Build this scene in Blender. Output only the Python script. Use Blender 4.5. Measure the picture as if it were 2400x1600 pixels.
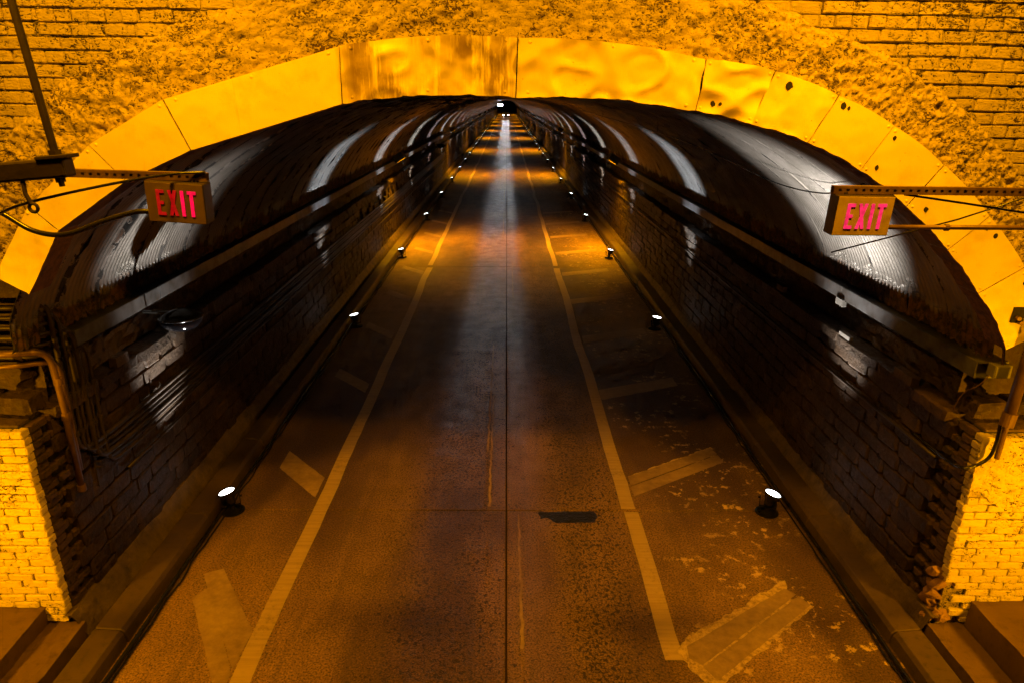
import bpy, bmesh, math, random
from mathutils import Vector, Matrix, noise
R = math.radians
random.seed(7)
for o in list(bpy.data.objects): bpy.data.objects.remove(o)
S = bpy.context.scene
COL = S.collection

# ------------------------------------------------------------------ camera
CAM_H = 4.6
F = 1620.0
th = math.atan(563 / F); yaw = math.atan(17 / math.hypot(F, 563)); roll = R(0.5)
fw = Vector((math.sin(yaw) * math.cos(th), math.cos(yaw) * math.cos(th), -math.sin(th)))
rt = Vector((math.cos(yaw), -math.sin(yaw), 0)); up = rt.cross(fw)
r_ = rt * math.cos(roll) + up * math.sin(roll); u_ = -rt * math.sin(roll) + up * math.cos(roll)
cam = bpy.data.cameras.new('camera'); co = bpy.data.objects.new('camera', cam); COL.objects.link(co)
cam.sensor_width = 36; cam.lens = F / 2400 * 36; cam.clip_start = .05; cam.clip_end = 1000
co.matrix_world = Matrix(((r_.x, u_.x, -fw.x, 0), (r_.y, u_.y, -fw.y, 0), (r_.z, u_.z, -fw.z, CAM_H), (0, 0, 0, 1)))
S.camera = co

def inframe(x, y, z, m=40):
    v = Vector((x, y, z - CAM_H)); d = v.dot(fw)
    if d < .2: return False
    px = 1200 + F * v.dot(r_) / d; py = 800 - F * v.dot(u_) / d
    return -m < px < 2400 + m and -m < py < 1600 + m

# ------------------------------------------------------------------ world, exposure (night: next to no sky)
w = bpy.data.worlds.new('World'); S.world = w; w.use_nodes = True
wn = w.node_tree; bg = wn.nodes['Background']
sky = wn.nodes.new('ShaderNodeTexSky'); sky.sky_type = 'NISHITA'; sky.sun_disc = False
sky.sun_elevation = R(-4); sky.sun_rotation = R(200)
wn.links.new(sky.outputs[0], bg.inputs[0]); bg.inputs[1].default_value = .02
vs = S.view_settings
vs.view_transform = 'Standard'; vs.look = 'None'; vs.gamma = 1; vs.exposure = 0; vs.use_curve_mapping = False
S.render.engine = 'CYCLES'
S.cycles.max_bounces = 4; S.cycles.diffuse_bounces = 2; S.cycles.glossy_bounces = 2
S.cycles.use_denoising = True; S.cycles.use_adaptive_sampling = True; S.cycles.adaptive_threshold = .03; S.cycles.adaptive_min_samples = 12
S.cycles.sample_clamp_indirect = 4.0; S.cycles.caustics_reflective = False; S.cycles.caustics_refractive = False

SODIUM = (1.0, .385, .0)
def lamp_light(name, kind, parent, loc, direction, energy, color, **kw):
    d = bpy.data.lights.new(name, kind); d.energy = energy; d.color = color
    for k, v in kw.items(): setattr(d, k, v)
    o = bpy.data.objects.new(name, d); COL.objects.link(o); o.parent = parent
    o.location = loc; o.rotation_euler = Vector(direction).to_track_quat('-Z', 'Y').to_euler()
    return o

# ------------------------------------------------------------------ material helpers
class NT:
    def __init__(s, name):
        s.m = bpy.data.materials.new(name); s.m.use_nodes = True
        s.t = s.m.node_tree; s.b = s.t.nodes['Principled BSDF']
        s.geo = s.t.nodes.new('ShaderNodeNewGeometry')
        s.pos = s.geo.outputs['Position']
    def n(s, typ, **kw):
        o = s.t.nodes.new(typ)
        for k, v in kw.items(): setattr(o, k, v)
        return o
    def put(s, sock, v):
        if hasattr(v, 'is_linked') or isinstance(v, bpy.types.NodeSocket): s.t.links.new(v, sock)
        else:
            if isinstance(v, tuple) and len(v) == 3 and sock.type == 'RGBA': v = (*v, 1)
            sock.default_value = v
    def mapv(s, scale=(1, 1, 1), vec=None, loc=(0, 0, 0)):
        o = s.n('ShaderNodeMapping'); s.put(o.inputs[0], vec or s.pos); o.inputs['Scale'].default_value = scale
        o.inputs['Location'].default_value = loc
        return o.outputs[0]
    def noise(s, scale, detail=4, rough=.55, vec=None, dist=0):
        o = s.n('ShaderNodeTexNoise'); s.put(o.inputs['Vector'], vec or s.pos)
        o.inputs['Scale'].default_value = scale; o.inputs['Detail'].default_value = detail
        o.inputs['Roughness'].default_value = rough; o.inputs['Distortion'].default_value = dist
        return o.outputs[0]
    def vor(s, scale, vec=None, feature='F1', out=0, rnd=1):
        o = s.n('ShaderNodeTexVoronoi', feature=feature); s.put(o.inputs['Vector'], vec or s.pos)
        o.inputs['Scale'].default_value = scale; o.inputs['Randomness'].default_value = rnd
        return o.outputs[out]
    def ramp(s, fac, *st):
        o = s.n('ShaderNodeValToRGB'); s.put(o.inputs[0], fac); e = o.color_ramp.elements
        while len(e) < len(st): e.new(.5)
        for k, (p, c) in zip(e, st):
            k.position = p; k.color = (c, c, c, 1) if not isinstance(c, tuple) else (*c, 1)
        return o.outputs[0]
    def math(s, op, a, b=0.0, c=0.0):
        o = s.n('ShaderNodeMath', operation=op)
        for i, v in enumerate((a, b, c)): s.put(o.inputs[i], v)
        return o.outputs[0]
    def mix(s, f, a, b):
        o = s.n('ShaderNodeMix', data_type='RGBA'); s.put(o.inputs[0], f); s.put(o.inputs[6], a); s.put(o.inputs[7], b)
        return o.outputs[2]
    def mixm(s, a, b):
        o = s.n('ShaderNodeMix', data_type='RGBA', blend_type='MULTIPLY'); o.inputs[0].default_value = 1; s.put(o.inputs[6], a); s.put(o.inputs[7], b)
        return o.outputs[2]
    def sep(s, vec=None):
        o = s.n('ShaderNodeSeparateXYZ'); s.put(o.inputs[0], vec or s.pos); return o.outputs
    def bump(s, h, strength=.5, dist=.02, normal=None):
        o = s.n('ShaderNodeBump'); s.put(o.inputs['Height'], h)
        o.inputs['Strength'].default_value = strength; o.inputs['Distance'].default_value = dist
        if normal: s.put(o.inputs['Normal'], normal)
        return o.outputs[0]
    def rnd(s): return s.n('ShaderNodeObjectInfo').outputs['Random']
    def out(s, color=None, rough=None, metal=None, normal=None, spec=None, emit=None, estr=0):
        b = s.b.inputs
        if color is not None: s.put(b['Base Color'], color)
        if rough is not None: s.put(b['Roughness'], rough)
        if metal is not None: s.put(b['Metallic'], metal)
        if normal is not None: s.put(b['Normal'], normal)
        if spec is not None: s.put(b['Specular IOR Level'], spec)
        if emit is not None: s.put(b['Emission Color'], emit); b['Emission Strength'].default_value = estr
        return s.m

def m_masonry(name, paint, bare_shade, wear_shade, pit=1.0, rough=.75):
    k = NT(name)
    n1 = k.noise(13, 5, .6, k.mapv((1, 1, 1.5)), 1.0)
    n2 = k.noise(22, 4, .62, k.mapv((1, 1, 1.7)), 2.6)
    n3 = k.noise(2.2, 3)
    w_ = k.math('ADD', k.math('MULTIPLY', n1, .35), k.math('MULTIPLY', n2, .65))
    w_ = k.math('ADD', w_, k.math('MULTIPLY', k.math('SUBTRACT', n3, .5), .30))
    mask = k.ramp(w_, (wear_shade - .02, 1.0), (wear_shade + .012, 0.0))  # dark flecks: flaked paint, plus relief shade put into the colour
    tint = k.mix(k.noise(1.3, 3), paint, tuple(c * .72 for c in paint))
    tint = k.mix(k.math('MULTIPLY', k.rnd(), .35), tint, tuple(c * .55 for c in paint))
    col = k.mix(mask, tint, bare_shade)
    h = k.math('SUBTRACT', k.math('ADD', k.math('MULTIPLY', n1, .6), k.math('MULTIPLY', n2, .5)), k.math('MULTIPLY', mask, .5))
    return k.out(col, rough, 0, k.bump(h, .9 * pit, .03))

PAINT = (.55, .44, .24)
M = {}
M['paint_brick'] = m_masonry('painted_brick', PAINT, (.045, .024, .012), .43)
M['pier_lit_paint'] = m_masonry('lit_painted_brick', (.80, .65, .37), (.05, .027, .013), .41)  # portal brick paint made lighter: lamp light on the piers put into the colour
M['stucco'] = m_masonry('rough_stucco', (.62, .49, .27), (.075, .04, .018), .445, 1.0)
M['plaster'] = m_masonry('smooth_plaster', (.72, .58, .33), (.06, .035, .018), .43, .9)
M['mortar'] = m_masonry('painted_mortar', (.40, .31, .17), (.02, .012, .007), .50)
M['bare_brick'] = m_masonry('sooty_brick', (.075, .038, .022), (.02, .013, .01), .46)
M['rubble'] = m_masonry('broken_brick', (.35, .2, .12), (.08, .05, .03), .42)

def m_stone(name, c1, c2, lo=.45):
    k = NT(name)
    n1 = k.noise(6, 6, .65); n2 = k.noise(26, 4, .6); st = k.noise(5, 4, .6, k.mapv((1, 2.2, .35)))
    base = k.mix(k.ramp(n1, (.3, 0.), (.7, 1.)), c1, c2)
    base = k.mix(k.math('MULTIPLY', k.rnd(), .5), base, tuple(c * .45 for c in c1))
    base = k.mix(k.ramp(st, (.58, 0.), (.74, .45)), base, (.11, .08, .052))
    h = k.math('ADD', k.math('MULTIPLY', n1, .8), k.math('MULTIPLY', n2, .45))
    return k.out(base, k.ramp(n2, (.3, lo), (.7, .85)), 0, k.bump(h, .9, .035), .3)
M['stone'] = m_stone('sooty_stone', (.018, .010, .005), (.060, .036, .019))
M['rough_stone'] = m_stone('rough_soot_stone', (.04, .027, .017), (.11, .07, .042), .5)
M['footing'] = m_stone('pale_footing', (.05, .036, .02), (.16, .115, .06), .55)

def m_concrete(name, c1, c2, specks=False):
    k = NT(name)
    n1 = k.noise(1.1, 5, .6); n2 = k.noise(14, 4, .6); n3 = k.noise(120, 2, .5)
    col = k.mix(k.ramp(n1, (.32, 0.), (.68, 1.)), c1, c2)
    col = k.mix(k.ramp(n2, (.52, 0.), (.75, .6)), col, tuple(c * .45 for c in c1))
    h = k.math('ADD', k.math('MULTIPLY', n2, .5), k.math('MULTIPLY', n3, .25))
    return k.out(col, k.ramp(n1, (.3, .5), (.7, .8)), 0, k.bump(h, .6, .012))
M['kerb'] = m_concrete('kerb_concrete', (.035, .022, .011), (.09, .058, .028))
M['ledge'] = m_concrete('ledge_concrete', (.075, .042, .022), (.14, .085, .045))
M['dark'] = NT('soot_black').out((.012, .01, .008), .9)

def m_road(name, side):
    k = NT(name); x, y, z = k.sep()
    big = k.noise(.45, 4, .6, k.mapv((1, .35, 1))); mid = k.noise(3.0, 5, .62); fine = k.noise(60, 3, .6)
    agg = k.noise(30, 3, .55, k.mapv((1, .8, 1)), .5); agg2 = k.noise(90, 2, .5)
    c = k.mix(k.ramp(big, (.42, 0.), (.60, 1.)), (.082, .044, .012), (.25, .148, .042))
    c = k.mix(k.ramp(mid, (.5, 0.), (.8, .55)), c, (.10, .065, .034))
    gr = k.ramp(k.noise(55, 3, .7), (.36, .25), (.64, 1.6))
    c = k.mixm(c, gr)
    # exposed aggregate pits in the wheel paths: stones lost from the worn surface
    wp = k.math('MAXIMUM', k.ramp(k.math('ABSOLUTE', k.math('ADD', x, .55)), (.25, 1.), (1.0, 0.)),
                k.ramp(k.math('ABSOLUTE', k.math('SUBTRACT', x, .95)), (.2, 1.), (.75, 0.)))
    thr = k.math('ADD', agg, k.math('MULTIPLY', k.math('SUBTRACT', wp, 1.0), .13))
    thr = k.math('ADD', thr, k.math('MULTIPLY', k.math('SUBTRACT', mid, .5), .12))
    pit = k.ramp(thr, (.535, 0.), (.575, 1.))
    c = k.mix(pit, c, (.032, .02, .012))
    # pale flaked residue on the right hand shoulder
    fl = k.math('MULTIPLY', k.ramp(k.noise(7, 6, .72), (.56, 0.), (.6, 1.)), k.ramp(k.noise(.9, 3, .5), (.45, 0.), (.56, 1.)))
    fl = k.math('MULTIPLY', fl, k.ramp(k.math('SUBTRACT', x, 1.62), (0., 0.), (.05, 1.)))
    c = k.mix(fl, c, (.52, .36, .14))
    # drag marks and tyre rubber across the lane
    dr = k.ramp(k.noise(2.2, 4, .6, k.mapv((3.5, .16, 1))), (.52, 0.), (.74, .45))
    c = k.mix(dr, c, (.07, .046, .026))
    h = k.math('ADD', k.math('MULTIPLY', fine, .35), k.math('ADD', k.math('MULTIPLY', agg, .35), k.math('MULTIPLY', agg2, .3)))
    h = k.math('SUBTRACT', h, k.math('MULTIPLY', pit, .6))
    # traffic polish: the driven middle of the lane is smoother and damp
    pol = k.ramp(k.math('ABSOLUTE', k.math('ADD', x, .28)), (.55, 1.), (1.35, 0.))
    rg = k.math('SUBTRACT', k.ramp(mid, (.3, .62), (.7, .8)), k.math('MULTIPLY', pol, .28))
    return k.out(c, rg, 0, k.bump(h, .7, .025), .5)
M['road'] = m_road('road_surface', 0)
k = NT('road_base'); M['road_base'] = k.out((.04, .022, .01), .85)

def m_marking():
    k = NT('worn_marking_paint')
    n = k.noise(16, 6, .7); b = k.noise(1.4, 3); sc = k.noise(5, 3, .6, k.mapv((.25, 5, 1)))
    wear_shade = k.ramp(k.math('ADD', k.math('MULTIPLY', n, .6), k.math('MULTIPLY', b, .45)), (.56, 0.), (.70, .75))
    c = k.mix(k.ramp(sc, (.45, 0.), (.7, .6)), (.42, .30, .13), (.24, .16, .07))
    c = k.mix(wear_shade, c, (.17, .11, .055))
    return k.out(c, .6, 0, k.bump(k.noise(60, 3), .5, .006))
M['marking'] = m_marking()
k = NT('faded_hatch_paint'); n = k.noise(9, 6, .7); b = k.noise(1.1, 4)
M['hatch'] = k.out(k.mix(k.ramp(k.math('ADD', k.math('MULTIPLY', n, .5), k.math('MULTIPLY', b, .55)), (.42, 0.), (.62, 1.)), (.34, .235, .11), (.20, .13, .06)), .65, 0, k.bump(k.noise(60, 3), .5, .006))
k = NT('flaked_marking_edge'); n = k.noise(20, 6, .75)
M['flake'] = k.out(k.mix(k.ramp(n, (.42, 0.), (.62, 1.)), (.52, .37, .15), (.22, .145, .06)), .7, 0, k.bump(n, .8, .01))
k = NT('tar'); M['tar'] = k.out((.012, .011, .010), k.ramp(k.noise(20, 4), (.3, .28), (.7, .55)), 0, k.bump(k.noise(30, 4), .8, .015))

def m_fascia():
    k = NT('painted_sheet_steel')
    dr = k.noise(10, 5, .7, k.mapv((1.6, 1, .10))); n = k.noise(2.0, 4); sp = k.noise(40, 3, .6)
    x, y, z = k.sep()
    near = k.math('MULTIPLY', k.ramp(k.math('ABSOLUTE', k.math('ADD', x, .52)), (.50, 1.), (.62, 0.)), k.ramp(n, (.34, 0.), (.50, 1.)))
    c = k.mix(k.ramp(n, (.3, 0.), (.75, 1.)), (.86, .72, .46), (.76, .61, .36))
    c = k.mix(k.math('MULTIPLY', near, k.ramp(dr, (.36, .0), (.52, .95))), c, (.20, .125, .055))
    c = k.mix(k.ramp(dr, (.63, 0.), (.75, .35)), c, (.40, .26, .13))
    c = k.mix(k.ramp(sp, (.72, 0.), (.77, 1.)), c, (.16, .09, .04))
    c = k.mix(k.ramp(k.noise(5, 6, .7), (.50, 0.), (.72, .5)), c, (.50, .37, .19))
    c = k.mix(k.math('MULTIPLY', k.rnd(), .25), c, (.50, .38, .21))
    return k.out(c, k.ramp(n, (.3, .42), (.7, .66)), 0, k.bump(k.noise(6, 3), .22, .02))
M['fascia'] = m_fascia()
k = NT('rusty_edge'); n = k.noise(22, 5, .7)
M['rust'] = k.out(k.mix(k.ramp(n, (.35, 0.), (.65, 1.)), (.20, .09, .035), (.05, .025, .012)), .85, 0, k.bump(n, .8, .015))

def m_liner():
    k = NT('corrugated_galvanised_steel'); x, y, z = k.sep()
    fr = k.math('FRACT', k.math('DIVIDE', k.math('SUBTRACT', y, 5.08), .612))
    d = k.math('MULTIPLY', k.math('MINIMUM', fr, k.math('SUBTRACT', 1.0, fr)), .612)
    n1 = k.noise(7, 5, .7, None, .5); n2 = k.noise(2.3, 3, .55); n3 = k.noise(28, 4, .6)
    left = k.ramp(x, (.0, 1.), (.02, .42))
    seam = k.math('MULTIPLY', k.ramp(n1, (.40, 0.), (.68, .085)), left)
    hole = k.math('LESS_THAN', d, seam)
    spots = k.ramp(k.noise(11, 4, .7), (.70, 0.), (.73, 1.))
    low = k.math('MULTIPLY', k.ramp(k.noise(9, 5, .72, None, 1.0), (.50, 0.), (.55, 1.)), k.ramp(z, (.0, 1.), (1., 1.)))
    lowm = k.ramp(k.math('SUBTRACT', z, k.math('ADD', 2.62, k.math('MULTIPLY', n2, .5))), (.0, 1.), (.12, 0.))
    zz = k.math('MULTIPLY', k.math('SINE', k.math('MULTIPLY', y, 2 * math.pi / .068)), .024)
    rl = k.math('SUBTRACT', k.math('ADD', z, zz), k.math('ADD', 2.70, k.math('MULTIPLY', n2, .38)))
    rust = k.ramp(rl, (.0, 1.), (.05, 0.))
    gal = k.mix(k.ramp(n2, (.35, 0.), (.65, 1.)), (.21, .195, .18), (.13, .12, .105))
    gal = k.mix(k.ramp(n3, (.55, 0.), (.8, .4)), gal, (.2, .17, .14))
    rc = k.mix(k.ramp(n3, (.35, 0.), (.65, 1.)), (.10, .045, .016), (.035, .017, .008))
    c = k.mix(rust, gal, rc)
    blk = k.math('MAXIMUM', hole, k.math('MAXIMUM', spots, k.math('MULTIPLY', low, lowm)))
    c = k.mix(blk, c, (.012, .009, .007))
    rg = k.mix(k.math('MAXIMUM', rust, blk), (.38, .38, .38), (.85, .85, .85))
    met = k.math('MULTIPLY', k.math('SUBTRACT', 1.0, k.math('MAXIMUM', rust, blk)), .78)
    h = k.math('SUBTRACT', k.math('MULTIPLY', n3, .25), blk)
    return k.out(c, rg, met, k.bump(h, .6, .012))
M['liner'] = m_liner()
k = NT('far_liner_steel'); x, y, z = k.sep(); n2 = k.noise(2.3, 3)
ridge = k.math('SINE', k.math('MULTIPLY', y, 2 * math.pi / .068))
M['liner_far'] = k.out(k.mix(n2, (.22, .205, .19), (.13, .12, .11)), .36, .8, k.bump(ridge, .25, .012))
k = NT('channel_steel'); n = k.noise(6, 4)
M['channel'] = k.out(k.mix(k.ramp(n, (.35, 0.), (.7, 1.)), (.15, .15, .155), (.07, .06, .05)), .42, .6, k.bump(k.noise(30, 3), .15, .005))
k = NT('dark_steel'); n = k.noise(14, 5, .65)
M['steel'] = k.out(k.mix(n, (.012, .008, .006), (.035, .02, .012)), .6, .1, k.bump(n, .4, .008))
k = NT('conduit_steel'); n = k.noise(10, 5, .65, k.mapv((1, 1, .4)))
M['conduit'] = k.out(k.mix(k.ramp(n, (.35, 0.), (.65, 1.)), (.20, .12, .06), (.09, .05, .028)), .45, .35, k.bump(n, .25, .006))
k = NT('conduit_dark'); M['conduit_dark'] = k.out(k.mix(k.noise(12, 4), (.018, .013, .009), (.045, .033, .024)), .5, .3)
k = NT('black_rubber'); M['rubber'] = k.out((.012, .011, .010), .25, 0, k.bump(k.noise(40, 3), .2, .004))
k = NT('black_enamel'); M['black'] = k.out((.008, .008, .009), .16)
k = NT('glossy_dome'); M['dome'] = k.out((.003, .003, .004), .08, 0, None, .22)
k = NT('sign_case'); n = k.noise(18, 4)
M['sign'] = k.out(k.mix(k.ramp(n, (.35, 0.), (.7, 1.)), (.50, .37, .20), (.34, .24, .12)), .5, .1, k.bump(n, .2, .004))
k = NT('sign_side'); M['sign_dark'] = k.out((.03, .02, .013), .5, .2)
def m_glow(name, col, strength, var=False):
    k = NT(name)
    e = col
    if var: e = k.mix(k.ramp(k.noise(30, 3), (.35, 0.), (.65, 1.)), col, tuple(c * .55 for c in col))
    return k.out((.02, .01, .01), .5, 0, None, None, e, strength)
M['lens'] = m_glow('flood_lens', (.93, .95, 1.0), 14)
M['sodium_lens'] = m_glow('sodium_lens', (1.0, .45, .02), 8)
M['head'] = m_glow('headlight_glass', (.95, .97, 1.0), 60)
M['letter_pink'] = m_glow('lit_letter', (1.0, .02, .11), 1.4, True)
M['letter_red'] = m_glow('lit_letter_red', (1.0, .0, .05), 1.5, True)
M['letter_dim'] = m_glow('dim_letter_red', (1.0, .002, .008), .5, True)
k = NT('car_paint'); M['car'] = k.out((.03, .032, .036), .2, .3)
k = NT('car_glass'); M['glass'] = k.out((.01, .012, .014), .05)
k = NT('white_block'); M['white'] = k.out(k.mix(k.noise(20), (.13, .12, .11), (.08, .075, .065)), .6)

# ------------------------------------------------------------------ mesh helpers
class MB:
    def __init__(s): s.v = []; s.f = []
    def add(s, vs_, fs):
        o = len(s.v); s.v += [tuple(v) for v in vs_]; s.f += [tuple(i + o for i in f) for f in fs]; return s
    def box(s, x0, x1, y0, y1, z0, z1):
        return s.add([(x0, y0, z0), (x1, y0, z0), (x1, y1, z0), (x0, y1, z0), (x0, y0, z1), (x1, y0, z1), (x1, y1, z1), (x0, y1, z1)],
                     [(0, 3, 2, 1), (4, 5, 6, 7), (0, 1, 5, 4), (1, 2, 6, 5), (2, 3, 7, 6), (3, 0, 4, 7)])
    def grid(s, fn, nu, nv):
        vs_ = [fn(i / nu, j / nv) for i in range(nu + 1) for j in range(nv + 1)]
        return s.add(vs_, [(i * (nv + 1) + j, (i + 1) * (nv + 1) + j, (i + 1) * (nv + 1) + j + 1, i * (nv + 1) + j + 1) for i in range(nu) for j in range(nv)])
    def tube(s, pts, r, n=10, cap=True):
        pts = [Vector(p) for p in pts]; rings = []; prev = None
        for i, p in enumerate(pts):
            t = (pts[min(i + 1, len(pts) - 1)] - pts[max(i - 1, 0)]).normalized()
            if prev is None:
                a = t.cross(Vector((0, 0, 1)));  a = a if a.length > .05 else t.cross(Vector((0, 1, 0)))
            else: a = prev - t * prev.dot(t)
            a.normalize(); prev = a; b = t.cross(a)
            rr = r[i] if isinstance(r, (list, tuple)) else r
            rings.append([p + a * rr * math.cos(2 * math.pi * q / n) + b * rr * math.sin(2 * math.pi * q / n) for q in range(n)])
        vs_ = [v for g in rings for v in g]
        fs = [(i * n + q, i * n + (q + 1) % n, (i + 1) * n + (q + 1) % n, (i + 1) * n + q) for i in range(len(rings) - 1) for q in range(n)]
        if cap: fs += [tuple(range(n))[::-1], tuple(range((len(rings) - 1) * n, len(rings) * n))]
        return s.add(vs_, fs)
    def lathe(s, prof, n=24, origin=(0, 0, 0)):
        vs_ = []
        for (r, z) in prof: vs_ += [(origin[0] + r * math.cos(2 * math.pi * q / n), origin[1] + r * math.sin(2 * math.pi * q / n), origin[2] + z) for q in range(n)]
        fs = [(i * n + q, i * n + (q + 1) % n, (i + 1) * n + (q + 1) % n, (i + 1) * n + q) for i in range(len(prof) - 1) for q in range(n)]
        fs += [tuple(range(n))[::-1], tuple(range((len(prof) - 1) * n, len(prof) * n))]
        return s.add(vs_, fs)
    def prism(s, poly, axis, a, b):
        n = len(poly)
        def P(p, d): return (p[0], d, p[1]) if axis == 'y' else ((d, p[0], p[1]) if axis == 'x' else (p[0], p[1], d))
        return s.add([P(p, a) for p in poly] + [P(p, b) for p in poly],
                     [tuple(range(n)), tuple(range(n, 2 * n))[::-1]] + [(i, i + n, (i + 1) % n + n, (i + 1) % n) for i in range(n)])
    def mesh(s, name, smooth=False, fix=True):
        me = bpy.data.meshes.new(name); me.from_pydata(s.v, [], s.f); me.update()
        if fix:
            bm = bmesh.new(); bm.from_mesh(me); bmesh.ops.recalc_face_normals(bm, faces=bm.faces); bm.to_mesh(me); bm.free()
        if smooth:
            for p in me.polygons: p.use_smooth = True
        return me
    def build(s, name, mat, parent=None, smooth=False, bevel=0, fix=True):
        o = link(name, s.mesh(name, smooth, fix), mat, parent)
        if bevel:
            b = o.modifiers.new('bevel', 'BEVEL'); b.width = bevel; b.segments = 2; b.limit_method = 'ANGLE'; b.angle_limit = R(40)
        return o
def link(name, me, mat, parent=None):
    if mat is not None and not me.materials: me.materials.append(M[mat] if isinstance(mat, str) else mat)
    o = bpy.data.objects.new(name, me); COL.objects.link(o); o.parent = parent; return o
def empty(name, loc, rot=(0, 0, 0), parent=None):
    o = bpy.data.objects.new(name, None); COL.objects.link(o); o.location = loc; o.rotation_euler = rot; o.empty_display_size = .1
    o.parent = parent; return o
def tag(o, label=None, cat=None, group=None, kind=None):
    if label: o['label'] = label
    if cat: o['category'] = cat
    if group: o['group'] = group
    if kind: o['kind'] = kind
    return o
def copy_tree(o, parent=None):
    c = o.copy(); COL.objects.link(c); c.parent = parent
    for ch in list(o.children): copy_tree(ch, c)
    return c
def nz(x, y, z, s=1): return noise.noise(Vector((x * s, y * s, z * s)))
def fbm(x, y, z, s, o=4):
    a = 1; t = 0
    for i in range(o): t += a * nz(x, y, z, s); s *= 2.1; a *= .55
    return t
def catmull(P, per=6):
    out = []
    for i in range(len(P) - 1):
        p0, p1, p2, p3 = [Vector(P[max(0, min(len(P) - 1, q))]) for q in (i - 1, i, i + 1, i + 2)]
        for kk in range(per):
            t = kk / per
            out.append(.5 * ((2 * p1) + (p2 - p0) * t + (2 * p0 - 5 * p1 + 4 * p2 - p3) * t * t + (3 * p1 - p0 - 3 * p2 + p3) * t ** 3))
    out.append(Vector(P[-1])); return out
def chamfer_variants(name, mat, n, jit, ch=.12):
    res = []
    for i in range(n):
        bm = bmesh.new(); bmesh.ops.create_cube(bm, size=1)
        bmesh.ops.bevel(bm, geom=bm.edges[:], offset=ch, segments=1, affect='EDGES')
        rs = random.Random(i * 31 + 5)
        for v in bm.verts: v.co += Vector((rs.uniform(-jit, jit), rs.uniform(-jit, jit), rs.uniform(-jit, jit)))
        me = bpy.data.meshes.new(name); bm.to_mesh(me); bm.free(); me.materials.append(M[mat]); res.append(me)
    return res
def piece(name, me, parent, loc, dim, rot=(0, 0, 0)):
    o = bpy.data.objects.new(name, me); COL.objects.link(o); o.parent = parent; o.location = loc; o.scale = dim; o.rotation_euler = rot; return o
def add_piece(mb, me, loc, dim, rz=0):
    mb.add([(v.co.x * dim[0] + loc[0], v.co.y * dim[1] + loc[1], v.co.z * dim[2] + loc[2]) for v in me.vertices], [tuple(p.vertices) for p in me.polygons])

END = 330.0          # far end of the tunnel
PY = 5.0             # portal face

# ------------------------------------------------------------------ ground, road slabs
MB().box(-30, 30, -25, 420, -.6, -.20).build('ground', 'road_base').__setitem__('kind', 'structure')
road = tag(MB().box(-3.7, 3.8, -12, END, -.19, -.03).build('road', 'road_base'), kind='structure')
ys = [-12, -5.63] + [7.12 + 12.75 * i for i in range(0, 7)] + [END]
for i in range(len(ys) - 1):
    for (x0, x1) in ((-3.42, .012), (.030, 3.5)):
        o = MB().box(x0, x1, ys[i] + .008, ys[i + 1] - .008, -.029, 0).build('slab', 'road', road, bevel=.006)
# ------------------------------------------------------------------ painted markings
def sheet(name, poly, mat, z=.004, parent=road, rag=0.0, seed=0):
    pts = []
    for i in range(len(poly)):
        a = Vector(poly[i]); b = Vector(poly[(i + 1) % len(poly)]); n = max(1, int((b - a).length / .04)) if rag else 1
        for q in range(n):
            p = a.lerp(b, q / n)
            if rag: p = p + Vector((nz(p.x + seed, p.y, .3, 9), nz(p.x, p.y + seed, 7.7, 9))) * rag + Vector((nz(p.x + seed, p.y, .3, 25), nz(p.x, p.y + seed, 7.7, 25))) * rag * .6
            pts.append(p)
    me = bpy.data.meshes.new(name); bm = bmesh.new()
    f = bm.faces.new([bm.verts.new((p.x, p.y, z)) for p in pts]); bmesh.ops.triangulate(bm, faces=[f])
    bmesh.ops.recalc_face_normals(bm, faces=bm.faces)
    bm.to_mesh(me); bm.free()
    if me.polygons and me.polygons[0].normal.z < 0: me.flip_normals()
    return link(name, me, mat, parent)
def stripe(xa, w_, y0, y1, amp, seed):
    n = int((y1 - y0) / .3)
    L = [(xa - w_ / 2 + amp * nz(seed, y0 + (y1 - y0) * i / n, 0, .35) + .008 * nz(seed, i, 3, .9), y0 + (y1 - y0) * i / n) for i in range(n + 1)]
    Rr = [(p[0] + w_ + .008 * nz(seed, i, 9, .9), p[1]) for i, p in enumerate(L)]
    return L + Rr[::-1]
sheet('lane_stripe', stripe(-2.20, .17, -8, 19.7, .05, 2), 'marking')
sheet('lane_stripe', stripe(-2.24, .14, 20.0, 130, .06, 4), 'marking')
sheet('lane_stripe', stripe(1.50, .17, 4.78, 7.09, .03, 6), 'marking')
sheet('lane_stripe', stripe(1.48, .17, 7.15, 19.7, .05, 7), 'marking')
sheet('lane_stripe', stripe(1.46, .14, 20.0, 130, .06, 9), 'marking')
# hatch bars run from the stripes out to the kerbs on both sides
sheet('hatch_bar', [(-3.08, 5.93), (-2.91, 6.02), (-2.30, 5.12), (-2.31, 4.66)], 'hatch', .006, rag=.006, seed=1)
sheet('hatch_bar', [(-3.04, 5.57), (-2.93, 5.74), (-2.31, 4.63), (-2.30, 4.30)], 'hatch', .0075, rag=.006, seed=2)
sheet('hatch_bar', [(-2.98, 8.10), (-2.98, 8.57), (-2.32, 7.85), (-2.32, 7.38)], 'hatch', .006, rag=.006, seed=3)
for i in range(8):
    y = 10.6 + 2.75 * i
    sheet('hatch_bar', [(-3.0, y + .72), (-3.0, y + 1.1), (-2.33, y + .38), (-2.33, y)], 'hatch', .006, rag=.006, seed=4 + i)
sheet('flaked_edge', [(1.53, 4.86), (1.60, 5.0), (2.86, 5.84), (2.78, 5.62), (3.0, 5.46), (1.78, 4.47), (1.68, 4.56)], 'flake', .005, rag=.035, seed=11)
sheet('hatch_bar', [(1.62, 4.80), (1.64, 4.94), (2.81, 5.72), (2.90, 5.63), (1.72, 4.72)], 'hatch', .008, rag=.006, seed=12)
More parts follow.
